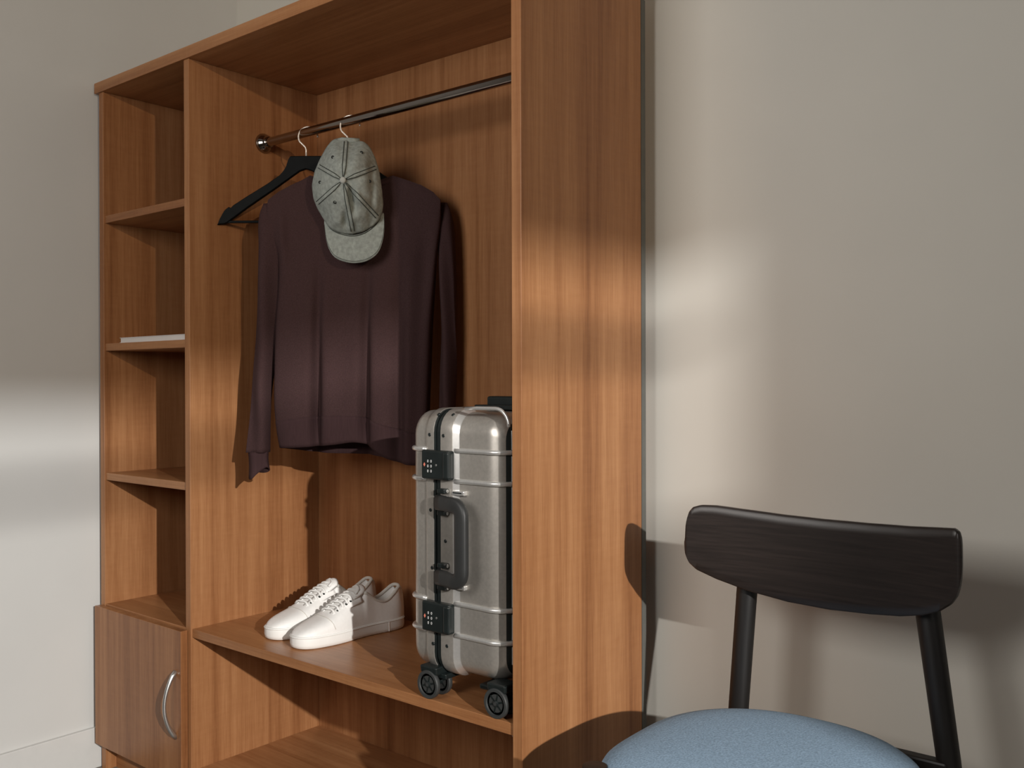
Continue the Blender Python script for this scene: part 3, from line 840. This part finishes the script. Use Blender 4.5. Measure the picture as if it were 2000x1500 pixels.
# ------------------------------------------------------------------ chair
ch = thing('dining_chair', 'dark-stained chair with curved back and blue-grey upholstered seat beside the wardrobe', 'chair', (.43, .06, -H))
def ych(x): return .262-.030*((x-.425)/.24)**2
def chp(px, py):
    y = .25
    for _ in range(8):
        p = on_plane(px, py, (0, y, 0), NY); y = ych(p.x)
    return p
TOPL = [(1340, 1050), (1342, 1020), (1347, 1000), (1355, 990), (1370, 986), (1400, 987), (1450, 994), (1530, 1005), (1610, 1014), (1700, 1022), (1780, 1028), (1850, 1031), (1866, 1032), (1875, 1039), (1879, 1052), (1880, 1090)]
BOTL = [(1338, 1062), (1340, 1082), (1347, 1098), (1362, 1112), (1400, 1130), (1460, 1153), (1540, 1175), (1620, 1190), (1700, 1199), (1760, 1203), (1805, 1201), (1838, 1193), (1860, 1180), (1872, 1163), (1878, 1140), (1880, 1110)]
tp = sorted([(p.x, p.z) for p in [chp(*q) for q in TOPL]]); bp = sorted([(p.x, p.z) for p in [chp(*q) for q in BOTL]])
xa = min(tp[0][0], bp[0][0]); xb = max(tp[-1][0], bp[-1][0]); zl = (tp[0][1]+bp[0][1])/2; zr = (tp[-1][1]+bp[-1][1])/2
tp = [(xa-.0002, zl)]+tp+[(xb+.0002, zr)]; bp = [(xa-.0002, zl)]+bp+[(xb+.0002, zr)]
tp = [q for i, q in enumerate(tp) if i == 0 or q[0]-tp[i-1][0] > 2e-4 or i == len(tp)-1]; bp = [q for i, q in enumerate(bp) if i == 0 or q[0]-bp[i-1][0] > 2e-4 or i == len(bp)-1]
rows = []; NC = 90; NV = 10; TH = .013
for i in range(NC+1):
    x = xa+(xb-xa)*(.5-.5*math.cos(PI*i/NC)); zt, zb = interp(tp, x), interp(bp, x); ring = []
    rd = .0035; mid = (zt+zb)/2; hf = max(.0004, (zt-zb)/2)
    e = min(1, min(x-xa, xb-x)/.006)**.5 if xa < x < xb else 0
    tk = TH/2*(.45+.55*e)
    for k in range(NV+1):
        s = -1+2*k/NV; ring.append(Vector((x, ych(x)-tk, mid+(hf-min(rd, hf*.5))*s)))
    ring.append(Vector((x, ych(x)-tk*.55, zt))); ring.append(Vector((x, ych(x)+tk*.55, zt)))
    for k in range(NV, -1, -1):
        s = -1+2*k/NV; ring.append(Vector((x, ych(x)+tk, mid+(hf-min(rd, hf*.5))*s)))
    ring.append(Vector((x, ych(x)+tk*.55, zb))); ring.append(Vector((x, ych(x)-tk*.55, zb)))
    rows.append(ring)
part('backrest', MB().rings(rows), CHAIRW, ch, smooth=True, label='curved dark wooden backrest')
def leg(pts, rs): part('leg', MB().tube(pts, rs, 20), CHAIRL, ch, smooth=True)
leg([(.300, .288, .715), (.293, .283, .630), (.281, .272, .411), (.262, .300, -.067)], [.0165, .0185, .0180, .0130])
leg([(.593, .288, .715), (.604, .283, .630), (.637, .272, .411), (.690, .300, -.067)], [.0165, .0190, .0180, .0130])
leg([(.250, -.137, .4335), (.250, -.137, .431), (.243, -.141, .36), (.215, -.165, -.067)], [.0172, .0195, .0195, .0130])
leg([(.624, -.137, .4335), (.624, -.137, .431), (.631, -.141, .36), (.659, -.165, -.067)], [.0165, .0185, .0185, .0130])
part('rail', B(.285, .640, .252, .276, .372, .412), CHAIRL, ch, bevel=.004)
part('rail', B(.235, .640, -.142, -.122, .350, .385), CHAIRL, ch, bevel=.004)
for x0, x1 in ((.245, .245), (.632, .632)):
    part('rail', B(x0-.010, x0+.010, -.125, .262, .352, .385), CHAIRL, ch, bevel=.004)
rows = []; SX, SY, SHX, SHY = .437, .045, .224, .225
for z, k in ((.372, .90), (.380, .955), (.392, .985), (.405, 1.0), (.418, .992), (.428, .968), (.436, .92), (.4425, .83), (.4475, .68), (.4505, .48), (.452, .25), (.4525, .06)):
    ring = []
    for q in range(96):
        a = 2*PI*q/96; c, s = math.cos(a), math.sin(a); ex = 2/(3.3 if s < 0 else 2.25)
        ring.append(Vector((SX+SHX*k*math.copysign(abs(c)**ex, c), SY+SHY*k*math.copysign(abs(s)**ex, s), z)))
    rows.append(ring)
part('seat', MB().rings(rows), SEATM, ch, smooth='all', label='blue-grey woollen seat cushion')
